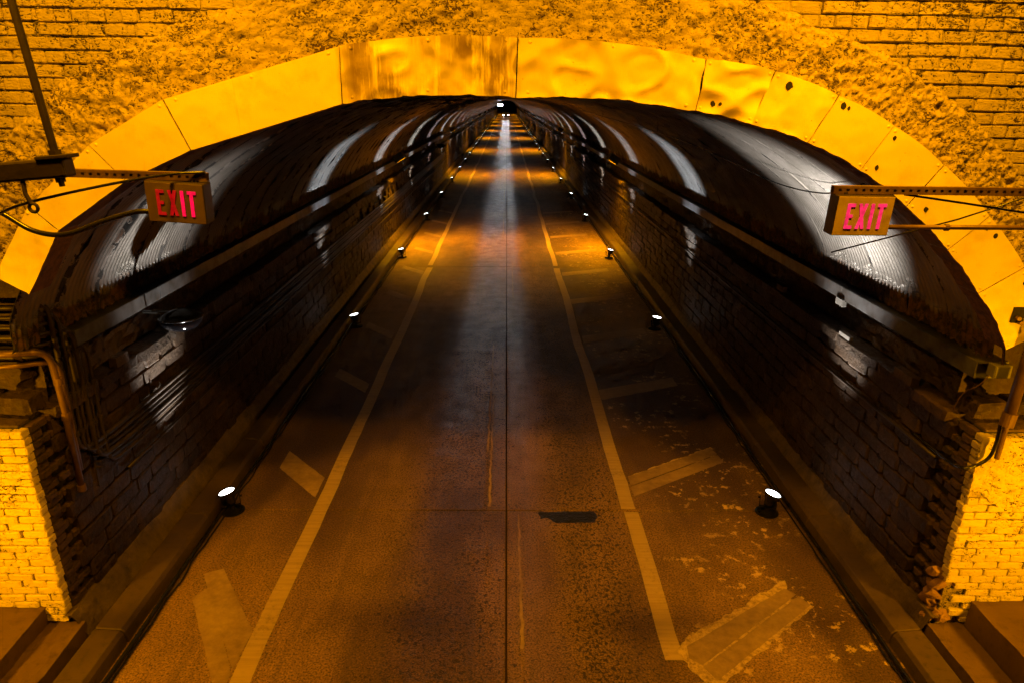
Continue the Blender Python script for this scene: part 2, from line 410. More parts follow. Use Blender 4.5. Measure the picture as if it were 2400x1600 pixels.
sheet('hatch_bar', [(1.72, 4.70), (2.91, 5.61), (2.98, 5.48), (1.80, 4.55)], 'hatch', .0085, rag=.006, seed=13)
sheet('flaked_edge', [(1.60, 7.92), (2.90, 8.73), (2.93, 8.66), (1.60, 7.82)], 'flake', .005, rag=.03, seed=14)
sheet('hatch_bar', [(1.60, 7.43), (1.60, 7.66), (2.94, 8.50), (2.97, 8.30)], 'hatch', .006, rag=.006, seed=15)
sheet('hatch_bar', [(1.60, 7.68), (1.60, 7.90), (2.90, 8.70), (2.94, 8.52)], 'hatch', .0075, rag=.006, seed=16)
for i in range(8):
    y = 10.35 + 2.8 * i
    sheet('hatch_bar', [(1.58, y), (1.58, y + .42), (2.95, y + 1.0), (2.97, y + .62)], 'hatch', .006, rag=.008, seed=20 + i)
sheet('tar_patch', [(.40, 7.09), (1.08, 7.09), (1.09, 6.98), (1.03, 6.86), (.60, 6.86), (.50, 6.95), (.40, 6.93)], 'tar', .0055, rag=.03, seed=30)
for (y0, y1, x0) in ((4.9, 7.05, .15), (7.2, 10.5, -.2), (8.6, 13, -.25), (16.5, 21, .17), (24, 30, -.12), (34, 44, -.12)):
    sheet('seam_sealant', [(x0, y0), (x0 + .028, y0), (x0 + .022, y1), (x0 + .005, y1)], 'hatch', .005, rag=.016, seed=int(y0 * 7))

# ------------------------------------------------------------------ kerbs, ledges
def kerb(side, label):
    root = empty('kerb', (0, 0, 0)); tag(root, label, 'kerb')
    xf = 3.36 if side < 0 else 3.47
    y = -6.0; i = 0
    while y < 62:
        L = 1.83; d = random.uniform(-.008, .008)
        poly = [(side * (xf + d), -.02), (side * (xf + .02 + d), .11), (side * (xf + .05 + d), .145), (side * (xf + .27), .16), (side * (xf + .29), -.02)]
        MB().prism(poly, 'y', y + .006, y + L - .006).build('kerb_stone', 'kerb', root, bevel=.008); y += L
    poly = [(side * xf, -.02), (side * (xf + .02), .11), (side * (xf + .05), .145), (side * (xf + .27), .16), (side * (xf + .29), -.02)]
    tag(MB().prism(poly, 'y', y, END).build('far_kerb', 'kerb', root), kind='stuff')
    return root
kerb(-1, 'concrete kerb along the left wall, beside the stripe running unbroken to the bottom edge')
kerb(1, 'concrete kerb along the right wall, beside the flaked double hatch bar')
for side in (-1, 1):
    tag(MB().box(*sorted((side * 3.64, side * 4.3)), -12, END, -.19, -.01).build('gutter', 'ledge'), kind='structure')
def ledge(side, xs, h, name, label, mat='ledge'):
    x0, x1 = xs
    o = MB().grid(lambda a, b: (side * (x0 + (x1 - x0) * b) if b > .001 else side * (x0 + .02 * nz(a * 40, 1, side, 1)), -9 + (PY + .02 + 9) * a, h + .012 * fbm(a * 40, b * 3, side, 1.3, 3)), 160, 6)
    o.grid(lambda a, b: (side * (x0 + .02 * nz(a * 40, 1, side, 1)) , -9 + (PY + .02 + 9) * a, h * b + (.012 * fbm(a * 40, 0, side, 1.3, 3) if b > .99 else 0)), 160, 3)
    return tag(o.build(name, mat, None), label, 'ledge')
ledge(-1, (3.72, 4.03), .20, 'stone_ledge', 'low stone ledge at the foot of the left brick pier')
ledge(1, (3.80, 4.12), .20, 'stone_ledge', 'low stone ledge at the foot of the right crumbling brick pier')
ledge(-1, (4.03, 9.0), .36, 'walkway', 'raised walkway left of the portal, bottom left corner')
ledge(1, (4.13, 9.0), .46, 'walkway', 'raised walkway right of the portal, bottom right corner')

# ------------------------------------------------------------------ tunnel side walls
STONE = chamfer_variants('stone', 'stone', 6, .035, .10)
def tunnel_wall(side, label):
    root = empty('tunnel_wall', (side * 3.9, PY, 0)); tag(root, label, 'wall')
    inv = Matrix.Translation((-side * 3.9, -PY, 0))
    def P(mb, name, mat, **k2):
        mb.v = [(v[0] - side * 3.9, v[1] - PY, v[2]) for v in mb.v]; return mb.build(name, mat, root, **k2)
    P(MB().box(*sorted((side * 3.90, side * 4.3)), PY + .30, END, -.1, 2.02), 'backing', 'dark')
    # stone courses
    rs = random.Random(11 + side); near = []; far = MB(); hc = .166
    for c in range(11):
        z0 = .215 + c * hc; y = PY + .42 + rs.uniform(-.12, .1)
        while y < 46:
            L = rs.uniform(.26, .52); dep = rs.uniform(.07, .10)
            g = rs.uniform(-.012, .014)
            skip = side < 0 and c in (7, 8, 9) and 18 < y < 25.5 and int(y / .45) % 2 == 0
            if not skip:
                near.append(((side * (3.905 - .03 + g), y + L / 2, z0 + hc / 2 + .02 * nz(y, c, side, .7)), (.10, L - rs.uniform(.002, .014), hc - rs.uniform(.002, .012))))
            y += L
    near.sort(key=lambda t: t[0][1])
    vis = [t for t in near if inframe(*t[0])]; rest = [t for t in near if not inframe(*t[0])]
    for (loc, dim) in vis[:300]:
        piece('stone', rs.choice(STONE), root, (loc[0] - side * 3.9, loc[1] - PY, loc[2]), dim, (0, rs.uniform(-.012, .012), rs.uniform(-.03, .03)))
    for (loc, dim) in vis[300:] + rest: add_piece(far, rs.choice(STONE), (loc[0] - side * 3.9, loc[1] - PY, loc[2]), dim)
    tag(far.build('far_stones', 'stone', root, fix=False), kind='stuff')
    # farther on the courses merge
    P(MB().grid(lambda a, b: (side * (3.87 + .012 * nz(a * 200, b * 9, side)), 46 + (END - 46) * a, .2 + 1.84 * b), 200, 10), 'far_face', 'stone')
    # cap course, projecting
    y = PY + .36; cap = 0
    while y < 40:
        L = rs.uniform(.45, .85)
        piece('cap_stone', rs.choice(STONE), root, (side * (3.885 + rs.uniform(-.02, .015)) - side * 3.9, y + L / 2 - PY, 2.075 + rs.uniform(-.01, .01)), (.22, L - .012, .115), (0, 0, rs.uniform(-.02, .02)))
        y += L
    P(MB().box(*sorted((side * 3.80, side * 4.1)), 40, END, 2.02, 2.13), 'far_cap', 'stone')
    # rough recessed band under the channel
    P(MB().grid(lambda a, b: (side * (4.03 + .05 * fbm(a * 35 * 1.5, b * 1.2, side * 3, 2.2, 4) - .05 * (b > .5)), PY + .3 + 35 * a, 2.10 + .50 * b), 420, 12), 'rough_band', 'rough_stone')
    P(MB().box(*sorted((side * 4.0, side * 4.1)), 40, END, 2.1, 2.6), 'far_band', 'rough_stone')
    # sloped footing
    P(MB().grid(lambda a, b: (side * (3.67 + .22 * b + .02 * nz(a * 60, b * 3, side, 1.6)), PY - .02 + 55 * a, (.02 + .27 * min(1, b * 1.6)) + .015 * nz(a * 60, b * 3, side + 4, 2.4)), 300, 6), 'footing', 'footing')
    return root
tunnel_wall(-1, 'sooty stone wall along the left side of the tunnel, carrying the conduit bundle')
tunnel_wall(1, 'sooty stone wall along the right side of the tunnel, carrying one thin pipe')

# steel channels under the arch liner
def channel(side, label):
    root = empty('steel_channel', (side * 3.76, PY, 2.6)); tag(root, label, 'beam')
    y = PY + (.75 if side < 0 else .12); rs = random.Random(3)
    segs = [1.55, 2.2, 3.0, 3.0] if side < 0 else [2.35, 3.0, 3.0]
    while y < 60:
        L = segs.pop(0) if segs else 3.0
        mb = MB(); a, b = side * 0.0, side * .26
        y0, y1 = y - PY + .004, y + L - PY - .004
        mb.box(*sorted((0, side * .014)), y0, y1, -.07, .07)
        mb.box(*sorted((side * .014, side * .26)), y0, y1, .052, .07); mb.box(*sorted((side * .014, side * .26)), y0, y1, -.07, -.052)
        mb.build('channel_length', 'channel', root, bevel=.004)
        y += L
    tag(MB().box(*sorted((0, side * .26)), y - PY, END - PY, -.07, .07).build('far_channel', 'channel', root), kind='stuff')
channel(-1, 'long grey steel channel under the arch above the left wall')
channel(1, 'long grey steel channel under the arch above the right wall')

# ------------------------------------------------------------------ corrugated arch liner
half = [(3.84, 2.69), (3.80, 2.97), (3.58, 3.34), (3.25, 3.72), (2.86, 4.0), (2.48, 4.23), (2.08, 4.42), (1.67, 4.54), (1.29, 4.62), (.65, 4.69), (0, 4.71)]
prof = [(-a, b) for a, b in half] + [(a, b) for a, b in half[::-1][1:]]
PROF = [(p.x, p.y) for p in catmull([(a, b, 0) for a, b in prof], 3)]
NRM = []
for i in range(len(PROF)):
    a = Vector(PROF[max(0, i - 1)]); b = Vector(PROF[min(len(PROF) - 1, i + 1)]); t = (b - a).normalized(); NRM.append(Vector((-t.y, t.x)))
PITCH = .068; SW = PITCH * 9
liner = empty('arch_liner', (0, PY + .08, 0)); tag(liner, 'corrugated galvanised steel arch lining the tunnel roof, rusted along its foot', 'arch')
def sheet_mesh(seed):
    n = len(PROF) - 1; nv = 54; mb = MB(); rs = random.Random(seed)
    vv = []
    for i in range(n + 1):
        for j in range(nv + 1):
            v = j / nv; r = .011 * math.sin(2 * math.pi * 9 * v)
            e = min(v, 1 - v) * SW
            if e < .035:
                q = fbm(i * .35 + seed * 9, (v > .5) * 5, seed, 1.0, 3)
                r -= max(0, q) * .05 * (1 - e / .035) * (1.2 if PROF[i][0] < 0 else .6)
            foot = 0
            p = Vector(PROF[i]) - NRM[i] * (-r)
            z = p.y
            if i in (0, n): z += .03 * rs.random() - .02 * (rs.random() > .85)
            vv.append((p.x, v * SW, z))
    mb.add(vv, [(i * (nv + 1) + j, (i + 1) * (nv + 1) + j, (i + 1) * (nv + 1) + j + 1, i * (nv + 1) + j + 1) for i in range(n) for j in range(nv)])
    me = mb.mesh('corrugated_sheet', True, False); me.materials.append(M['liner']); return me
SH = [sheet_mesh(q) for q in range(5)]
NSH = 62
for i in range(NSH):
    o = bpy.data.objects.new('corrugated_sheet', SH[(i * 3 + i // 5) % 5]); COL.objects.link(o); o.parent = liner
    o.location = (0, i * SW, random.uniform(-.004, .004))
yf = NSH * SW
mb = MB(); n = len(PROF) - 1
mb.grid(lambda a, b: (PROF[round(a * n)][0], yf + (END - PY - yf) * b, PROF[round(a * n)][1]), n, 60)
tag(mb.build('far_sheets', 'liner_far', liner, smooth=True, fix=False), kind='stuff')

# ------------------------------------------------------------------ portal headwall
J = [((-3.49, 3.23), (-3.72, 3.36)), ((-3.19, 3.70), (-3.36, 3.87)), ((-2.65, 4.05), (-2.86, 4.29)), ((-2.17, 4.26), (-2.31, 4.59)),
     ((-1.11, 4.57), (-1.10, 4.93)), ((.06, 4.62), (.07, 4.99)), ((1.28, 4.54), (1.32, 4.87)), ((1.66, 4.46), (1.79, 4.80)),
     ((2.07, 4.34), (2.24, 4.65)), ((2.47, 4.16), (2.65, 4.46)), ((2.84, 3.91), (3.05, 4.20)), ((3.2, 3.60), (3.45, 3.85)),
     ((3.5, 3.28), (3.80, 3.48)), ((3.82, 2.84), (4.05, 2.97))]
outer = [Vector(o) for i, o in J]; inner = [Vector(i) for i, o in J]
def odist(x, z):      # signed distance above the fascia's outer edge
    best = 9
    p = Vector((x, z))
    for a, b in zip(outer, outer[1:]):
        d = b - a; t = max(0, min(1, (p - a).dot(d) / d.dot(d))); best = min(best, (p - (a + d * t)).length)
    return best
head = empty('portal_wall', (0, PY, 0)); tag(head, 'yellow painted brick and stucco headwall above the tunnel mouth', 'wall')
# core with the arched opening; rows follow the outer arch
core_in = [Vector((-9, 3.30)), Vector((-3.95, 3.30))] + [(a + b) / 2 for a, b in zip(inner, outer)] + [Vector((4.2, 2.92)), Vector((9, 2.92))]
mb = MB(); n = len(core_in)
for yy in (.07, .55): mb.add([(p.x, yy, p.y) for p in core_in] + [(p.x, yy, 8.2) for p in core_in], [(i, i + 1, i + 1 + n, i + n) for i in range(n - 1)])
mb.add([(p.x, .07, p.y) for p in core_in] + [(p.x, .55, p.y) for p in core_in], [(i, i + 1, i + 1 + n, i + n) for i in range(n - 1)])
mb.build('wall_core', 'mortar', head)
# lumpy painted mortar: fills some joints nearly flush and leaves others open
def bed(a, b):
    x = -4.6 + 9.2 * a; z = 2.95 + 2.75 * b
    return (x, .022 + .020 * fbm(x, z, 1, 3.0, 3) + .010 * fbm(x * .5, z * 2, 6, 14, 2), z)
mb = MB(); NU, NV = 370, 110; mb.grid(bed, NU, NV)
def opening_top(x):
    for a, b in zip(outer, outer[1:]):
        if a.x <= x <= b.x: return a.y + (b.y - a.y) * (x - a.x) / max(1e-6, b.x - a.x)
    return 3.34 if x < 0 else 2.96
mb.f = [f for f in mb.f if all(mb.v[q][2] > opening_top(mb.v[q][0]) + .01 for q in f)]
mb.build('mortar_bed', 'mortar', head, smooth=True)
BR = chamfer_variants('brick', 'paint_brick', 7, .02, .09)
rs = random.Random(21); mass = MB(); ch_ = .0845; cnt = 0; cand = []
def band_w(x): return .33 + .08 * nz(x, 2, 5, .9)
r0 = 0
z = 2.95
while z < 8.15:
    x = -8.9 + (r0 % 2) * .11 + rs.uniform(-.03, .03)
    while x < 8.9:
        L = .215 if r0 % 5 else .112
        cx, cz = x + L / 2, z + ch_ / 2 + .02 * nz(cx if False else x, 0, 3, .4)
        ok = True
        if odist(cx, cz) < band_w(cx): ok = False
        # inside the opening
        inside = False
        for a, b in zip(outer, outer[1:]):
            if a.x <= cx <= b.x:
                zz = a.y + (b.y - a.y) * (cx - a.x) / max(1e-6, b.x - a.x)
                if cz < zz: inside = True
        if cx < outer[0].x and cz < 3.36: inside = True
        if cx > outer[-1].x and cz < 2.98: inside = True
        if ok and not inside:
            d = (L - rs.uniform(-.002, .005), .12, ch_ - rs.uniform(.003, .012))
            cand.append(((cx, .06 + rs.uniform(-.010, .010), cz + .012 * nz(cx, cz, 3, 1.1)), d))
        x += L
    z += ch_; r0 += 1
vis = [c for c in cand if inframe(c[0][0], PY, c[0][2], 10)]
vis.sort(key=lambda c: abs(c[0][0]) * .2 - c[0][2]); ids = set(id(c) for c in vis[:300])
for c in cand:
    if id(c) in ids: piece('brick', rs.choice(BR), head, c[0], c[1], (rs.uniform(-.03, .03), rs.uniform(-.02, .02), rs.uniform(-.03, .03)))
    else: add_piece(mass, rs.choice(BR), c[0], c[1])
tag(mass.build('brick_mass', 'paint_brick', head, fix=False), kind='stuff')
# knobbly stucco band around the arch
def offs(poly, d):
    out = []
    for i, p in enumerate(poly):
        a = poly[max(0, i - 1)]; b = poly[min(len(poly) - 1, i + 1)]; t = (b - a).normalized(); out.append(p + Vector((-t.y, t.x)) * d)
    return out
arc = catmull([(p.x, p.y, 0) for p in outer], 64); arc = [Vector((p.x, p.y)) for p in arc]
nb = 44; o1 = offs(arc, -.05); o2 = [p for p in offs(arc, 1.0)]
vv = []
for i, (a, b) in enumerate(zip(o1, o2)):
    dirn = (b - a).normalized(); W = band_w(a.x) + .11 + .015 * nz(a.x, a.y, 3, 9)
    for j in range(nb + 1):
        p = a + dirn * (W * j / nb); e = j / nb
        q = fbm(p.x, p.y, 0, 9, 3) * .030 + fbm(p.x * 1.3, p.y, 4, 22, 3) * .022
        y = -.030 + q + (.055 * max(0, (e - .9) / .1))
        vv.append((p.x, y, p.y))
mb = MB(); mb.add(vv, [(i * (nb + 1) + j, (i + 1) * (nb + 1) + j, (i + 1) * (nb + 1) + j + 1, i * (nb + 1) + j + 1) for i in range(len(arc) - 1) for j in range(nb)])
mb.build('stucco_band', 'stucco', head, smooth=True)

# recess behind, left and right of the mouth (dark masonry where the services pass)
for side, zt in ((-1, 3.36), (1, 3.0)):
    rec = empty('portal_recess', (side * 3.9, PY + .45, 0))
    tag(rec, 'dark masonry recess %s' % ('behind the bent conduits left of the tunnel mouth' if side < 0 else 'behind the white junction box right of the tunnel mouth'), 'wall')
    MB().grid(lambda a, b: (side * 5.2 * a, .03 * fbm(a * 9, b * 3, side, 2, 4), 2.0 + (zt - 1.98) * b), 80, 24).build('back_face', 'rough_stone', rec)
    MB().box(*sorted((side * .03, side * 5.2)), -.38, .06, 1.98, 2.10).build('sill', 'rough_stone', rec, bevel=.012)
    for q in range(5):
        xx = .14 + q * .34
        piece('block', STONE[q], rec, (side * xx, -.16 + .05 * (q % 2), 2.10 + .075 + .03), (.30, .22, .15 - .03 * (q % 2)), (0, 0, random.uniform(-.1, .1)))

# ------------------------------------------------------------------ brick piers
BB = chamfer_variants('brick', 'bare_brick', 5, .025, .08)
BP = chamfer_variants('brick', 'pier_lit_paint', 7, .02, .09)
RB = chamfer_variants('brick', 'rubble', 4, .10, .2)
def pier(side, label):
    x0 = 3.86
    root = empty('brick_pier', (side * x0, PY, .2)); tag(root, label, 'pier')
    MB().box(*sorted((side * .06, side * 5.0)), .062, .36, -.22, 1.88).build('core', 'dark', root); MB().box(*sorted((side * .03, side * 5.0)), .035, .06, -.22, 1.87).build('mortar_bed', 'mortar', root)
    rs = random.Random(5 + side); hc = .0715; mass = MB(); c = 0; z = .02
    while z < 1.86:
        crumble = side > 0 and z < .42
        x = -.004 + rs.uniform(-.01, .006); L = .105 if c % 2 else .215; first = True
        while x < 4.9:
            L = (.105 if c % 2 else .215) if first else .215
            wx = side * (x + L / 2)
            dim = (L - rs.uniform(.006, .014), .10, hc - rs.uniform(.006, .013))
            loc = (wx, .045 + rs.uniform(-.008, .008), z + hc / 2)
            vis_ = inframe(side * x0 + wx, PY, .2 + z, 20)
            plastered = side > 0 and z > 1.30 + .15 * nz(x, 0, 0, 2)
            if crumble and first: pass
            elif vis_ and not plastered: piece('brick', rs.choice(BP), root, loc, dim, (rs.uniform(-.03, .03), rs.uniform(-.015, .015), rs.uniform(-.03, .03)))
            else: add_piece(mass, rs.choice(BR), loc, dim)
            x += L; first = False
        # returns of the courses inside the tunnel, bare brick
        y = .10
        for q in range(2 if c % 2 else 1):
            L = .21 if (q + c) % 2 else .13
            piece('return_brick', rs.choice(BB), root, (side * (.05 + rs.uniform(-.012, .006)), y + L / 2, z + hc / 2), (.11, L - .012, hc - .012), (0, 0, rs.uniform(-.03, .03)))
            y += L
        z += hc; c += 1
    tag(mass.build('brick_mass', 'paint_brick', root, fix=False), kind='stuff')
    if side > 0:
        MB().grid(lambda a, b: (-.005 + 4.9 * a ** 1.6 + .012 * nz(a, b * 7, 2, 3), -.018 + .012 * fbm(a * 6, b * 2, 1, 4, 4), 1.30 + .15 * nz(a * 4, 0, 0, 2) + .03 * nz(a, b, 8, 40) * (1 - b) + (.57 - .15 * nz(a * 4, 0, 0, 2)) * b), 120, 30).build('plaster_patch', 'plaster', root, smooth=True)
        for q in range(26):
            zz = rs.uniform(-.1, .5); piece('rubble', rs.choice(RB), root, (rs.uniform(-.05, .09) + .1 * max(0, .25 - zz), rs.uniform(.02, .16), zz), (rs.uniform(.07, .13), rs.uniform(.07, .12), rs.uniform(.05, .08)), (rs.uniform(-.6, .6), rs.uniform(-.6, .6), rs.uniform(-1, 1)))
    return root
pier(-1, 'bright painted brick pier left of the tunnel mouth')
pier(1, 'painted brick pier right of the tunnel mouth, crumbled at its lower corner')

# ------------------------------------------------------------------ sheet steel fascia round the arch
fas = empty('arch_fascia', (0, PY - .07, 0)); tag(fas, 'yellow painted sheet metal fascia bent around the tunnel arch', 'fascia')
riv = MB().lathe([(.001, .006), (.006, .005), (.011, 0), (.014, -.002)][::-1], 10).mesh('rivet', True); riv.materials.append(M['fascia'])
sag = {4: .035, 5: .035, 3: .0, 12: .02}
dent = {4: .030, 5: .036, 6: .046, 7: .020, 0: .012, 2: .003, 3: .004, 10: .008, 11: .006, 12: .008}
for i in range(len(J) - 1):
    (a0, b0), (a1, b1) = [(Vector(q[0]), Vector(q[1])) for q in (J[i], J[i + 1])]
    L = (a1 - a0).length; e = .004 / L; nrm = Vector((-(a1 - a0).y, (a1 - a0).x)).normalized(); sg = sag.get(i, .014 if i > 5 else 0); dn = dent.get(i, .004)
    tear = .012 if i > 3 else .002
    def pt(u, v, back=0, i=i, a0=a0, a1=a1, b0=b0, b1=b1, nrm=nrm, sg=sg, dn=dn, e=e, tear=tear):
        uu = e + u * (1 - 2 * e); p = a0.lerp(a1, uu).lerp(b0.lerp(b1, uu), v) + nrm * sg * 4 * uu * (1 - uu)
        if v < .02: p = p + nrm * tear * max(-.2, fbm(p.x, p.y, 3, 9, 3))
        yy = (i % 2) * .004 - .002
        big = noise.noise(Vector((p.x * 2.3, p.y * 3.0, i * 3.7))); rid = abs(noise.noise(Vector((p.x * 4.2 + 3, p.y * 5.5, i * 1.7))))
        yy += dn * (big * .55 - (.30 - min(.30, rid)) * 2.6) + dn * .3 * nz(p.x, p.y, i, 11)
        if v < .08 and dn > .008: yy -= dn * 1.6 * max(0, nz(p.x, 0, i, 7)) * (1 - v / .08)
        return (p.x, yy + back, p.y)
    nu = max(10, int(L / .022)); nv = 20
    mb = MB(); mb.grid(lambda u, v: pt(u, v), nu, nv)
    mb.grid(lambda u, v: pt(u, 0, .25 * v), nu, 3); mb.grid(lambda u, v: pt(u, 1, .05 * v), nu, 1)
    mb.grid(lambda u, v: pt(0, v, .01 * u), 1, nv); mb.grid(lambda u, v: pt(1, v, .01 * u), 1, nv)
    me_ = mb.mesh('fascia_panel', True); me_.materials.append(M['fascia']); me_.materials.append(M['rust'])
    for kf in range(nu * nv, nu * nv + nu * 3): me_.polygons[kf].material_index = 1
    pan = link('fascia_panel', me_, None, fas)
    for v in ((.93,) if i < 4 else (.93, .08)):
        for q in range(max(1, int(L / .42)) + 1):
            u = .06 + .88 * q / max(1, int(L / .42)); p = pt(u, v)
            o = link('rivet', riv, None, pan); o.location = (p[0], p[1] - .001, p[2]); o.rotation_euler = (R(90), 0, 0)
    if i >= 6:
        rh = random.Random(i * 5)
        for q in range(2):
            p = pt(rh.uniform(.1, .4), rh.choice((.82, .2, .86))); hs = rh.uniform(.012, .03)
            mb2 = MB(); N_ = 9; mb2.add([(hs * rh.uniform(.4, 1.0) * math.cos(6.283 * t / N_), 0, hs * 1.2 * rh.uniform(.5, 1.1) * math.sin(6.283 * t / N_)) for t in range(N_)] + [(hs * .9 * math.cos(6.283 * t / N_), .006, hs * math.sin(6.283 * t / N_)) for t in range(N_)], [tuple(range(N_))] + [(t, t + N_, (t + 1) % N_ + N_, (t + 1) % N_) for t in range(N_)])
            o = mb2.build('rust_hole', 'dark', pan); o.location = (p[0], p[1] - .005, p[2])
# dark square cut-out with two pipe ends low on the right
cut = empty('pipe_outlet', (3.83, PY - .085, 3.12)); tag(cut, 'small black square outlet with two pipe ends, low on the right fascia', 'outlet')
MB().box(-.045, .045, -.004, .02, -.06, .06).build('opening', 'dark', cut)
for q, (xx, zz) in enumerate(((-.01, -.02), (.015, -.055))): MB().tube([(xx, .0, zz), (xx, -.035, zz)], .016, 12).build('pipe_end', 'conduit', cut)

# ------------------------------------------------------------------ kerb floodlights
def make_flood():
    root = empty('floodlight', (0, 0, 0))
    MB().lathe([(.125, 0), (.135, .006), (.135, .016), (.11, .024), (.04, .03), (.03, .05), (.028, .08)], 28).build('base_plate', 'black', root, smooth=False, bevel=.002)
    yk = MB()
    for s_ in (-1, 1): yk.box(*sorted((s_ * .088, s_ * .098)), -.014, .014, .085, .21)
    yk.box(-.098, .098, -.014, .014, .072, .086); yk.build('yoke', 'black', root, bevel=.002)
    hs = MB().lathe([(.045, .0), (.055, .03), (.06, .07), (.088, .13), (.098, .165), (.101, .17), (.101, .178), (.093, .178), (.090, .168)], 28).build('housing', 'black', root, smooth=True)
    hs.location = (0, 0, .10)
    ln = MB().lathe([(.088, .0), (.088, .006), (.07, .011), (.03, .014), (.001, .015)], 28).build('lens', 'lens', hs, smooth=True); ln.location = (0, 0, .163)
    for s_ in (-1, 1):
        kb = MB().tube([(s_ * .098, 0, .19), (s_ * .118, 0, .19)], .014, 10).build('knob', 'black', root)
    fl = MB(); fl.add([(-.03, .09, .16), (.03, .09, .16), (.05, .16, .26), (-.05, .16, .26)], [(0, 1, 2, 3)])
    return root
proto = make_flood()
def ordinal(n):
    t = {1: 'first', 2: 'second', 3: 'third', 5: 'fifth', 8: 'eighth', 9: 'ninth', 12: 'twelfth'}
    u = ['', 'one', 'two', 'three', 'four', 'five', 'six', 'seven', 'eight', 'nine', 'ten', 'eleven', 'twelve', 'thirteen', 'fourteen', 'fifteen', 'sixteen', 'seventeen', 'eighteen', 'nineteen']
    if n < 20: return t.get(n, u[n] + 'th')
    d = {2: 'twent', 3: 'thirt', 4: 'fort'}[n // 10]
    return d + 'ieth' if n % 10 == 0 else d + 'y-' + ordinal(n % 10)
ORD = ['nearest', 'second', 'third', 'fourth', 'fifth', 'sixth', 'seventh', 'eighth', 'ninth', 'tenth', 'eleventh', 'twelfth', 'thirteenth', 'fourteenth', 'fifteenth', 'sixteenth']
tint = {0: (1, .93, .84), 1: (.80, .90, 1.0), 2: (.95, .96, 1.0), 3: (1, .97, .9), 4: (1, .80, .88), 5: (.88, .92, 1), 6: (1, .93, .82), 7: (.95, .9, 1), 8: (1, .8, .85)}
NF = 40
for side in (-1, 1):
    for i in range(NF):
        o = proto if (side < 0 and i == 0) else copy_tree(proto)
        rf = random.Random(i * 7 + side)
        y = 7.13 + 6.98 * i; o.location = (side * (3.20 if i else 3.21 if side < 0 else 3.12), y + rf.uniform(-.06, .06), .0)
        o.rotation_euler = (0, 0, rf.uniform(-.5, .5) if i else (.35 if side < 0 else -.4))
        tilt = R(12 + rf.uniform(-3, 4))
        hs = [c for c in o.children if c.name.startswith('housing')][0]
        hs.rotation_mode = 'QUATERNION'
        # housing leans to the wall (in world axes)
        hs.rotation_quaternion = (Matrix.Rotation(-o.rotation_euler.z, 3, 'Z') @ Matrix.Rotation(side * tilt, 3, 'Y') @ Matrix.Rotation(o.rotation_euler.z, 3, 'Z')).to_quaternion()
        sd = 'left' if side < 0 else 'right'
        if i < 16: lab = 'lit white floodlight standing by the %s kerb, %s from the tunnel mouth' % (sd, ORD[i])
        else: lab = 'tiny lit floodlight far down the %s kerb, %s counted from the tunnel mouth' % (sd, ordinal(i + 1))
        tag(o, lab, 'floodlight', 'floodlights along the %s kerb' % sd)
        if i < 22:
            c = tint.get(i if i < 9 else 3 + (i * 5 + (side > 0)) % 6, (1, 1, 1))
            e = (1300 if side < 0 else 2900) if i == 0 else 2900 * (1 + .25 * rf.uniform(-1, 1))
            d = Vector((side * (.14 if i else .20 if side < 0 else .08), .03 if i else .06, 1.0))
            lamp_light('flood_beam', 'SPOT', None, (o.location.x + side * .06, o.location.y, .31), d, e, c, spot_size=R(48 if i == 0 else 39), spot_blend=1.0, shadow_soft_size=.06).parent = None
# lights belong to their lamps
bpy.context.view_layer.update()
floods = [o for o in COL.objects if o.get('category') == 'floodlight']
for l in [o for o in COL.objects if o.type == 'LIGHT']:
    best = min(floods, key=lambda q: (q.location - l.location).length)
    l.parent = best; l.matrix_parent_inverse = best.matrix_world.inverted()

# kerb cables
def cable(name, pts, r, mat, label, cat='cable', n=8, grp=None):
    o = MB().tube(pts, r, n).build(name, mat, None, smooth=True); return tag(o, label, cat, grp)
for side, lab in ((-1, 'thick black cable lying against the left kerb between the floodlights'), (1, 'thick black cable lying against the right kerb between the floodlights')):
    x = 3.315 if side < 0 else 3.42
    pts = []
    for i in range(900):
        y = -3 + i * .15
        pts.append((side * (x + .018 * nz(y, side, 0, .9) + .03 * nz(y, side, 3, .3)), y, .024 + .010 * max(0, nz(y, 4, side, .8))))
    cable('power_cable', pts, .022, 'rubber', lab)
    pts = [(side * (x - .05 + .03 * nz(y * .15, 5, side, 3)), -2 + y * .15, .011) for y in range(420)]
    cable('thin_cable', pts, .010, 'rubber', 'thin black wire beside the thick cable at the %s kerb' % ('left' if side < 0 else 'right'))

# ------------------------------------------------------------------ sodium lamps
def sodium(loc, side, label, energy, aim, size=(.5, .22), spread=150, grp=None, near=False):
    root = empty('sodium_lamp', loc); tag(root, label, 'lamp', grp)
    a = Vector(aim).normalized(); q = a.to_track_quat('-Z', 'Y'); root.rotation_mode = 'QUATERNION'; root.rotation_quaternion = q
    sx, sy = size
    mb = MB(); t = .02
    for (x0, x1, y0, y1) in ((-sx / 2 - t, -sx / 2, -sy / 2 - t, sy / 2 + t), (sx / 2, sx / 2 + t, -sy / 2 - t, sy / 2 + t), (-sx / 2, sx / 2, -sy / 2 - t, -sy / 2), (-sx / 2, sx / 2, sy / 2, sy / 2 + t)):
        mb.box(x0, x1, y0, y1, 0, .20)
    mb.box(-sx / 2 - t, sx / 2 + t, -sy / 2 - t, sy / 2 + t, .20, .24)
    mb.build('housing', 'steel', root)
    MB().box(-sx / 2 + .01, sx / 2 - .01, -sy / 2 + .01, sy / 2 - .01, .06, .075).build('lens', 'sodium_lens', root)
    lamp_light('sodium_glow', 'AREA', root, (0, 0, .04), (0, 0, -1), energy, SODIUM, shape='RECTANGLE', size=sx * .9, size_y=sy * .9, spread=R(spread))
    return root
sodium((-2.3, 2.8, 6.7), -1, 'sodium lamp box above the viewer, lighting the portal from the left', 240, (.0, .6, -1), (.6, .2), 170, None, True)
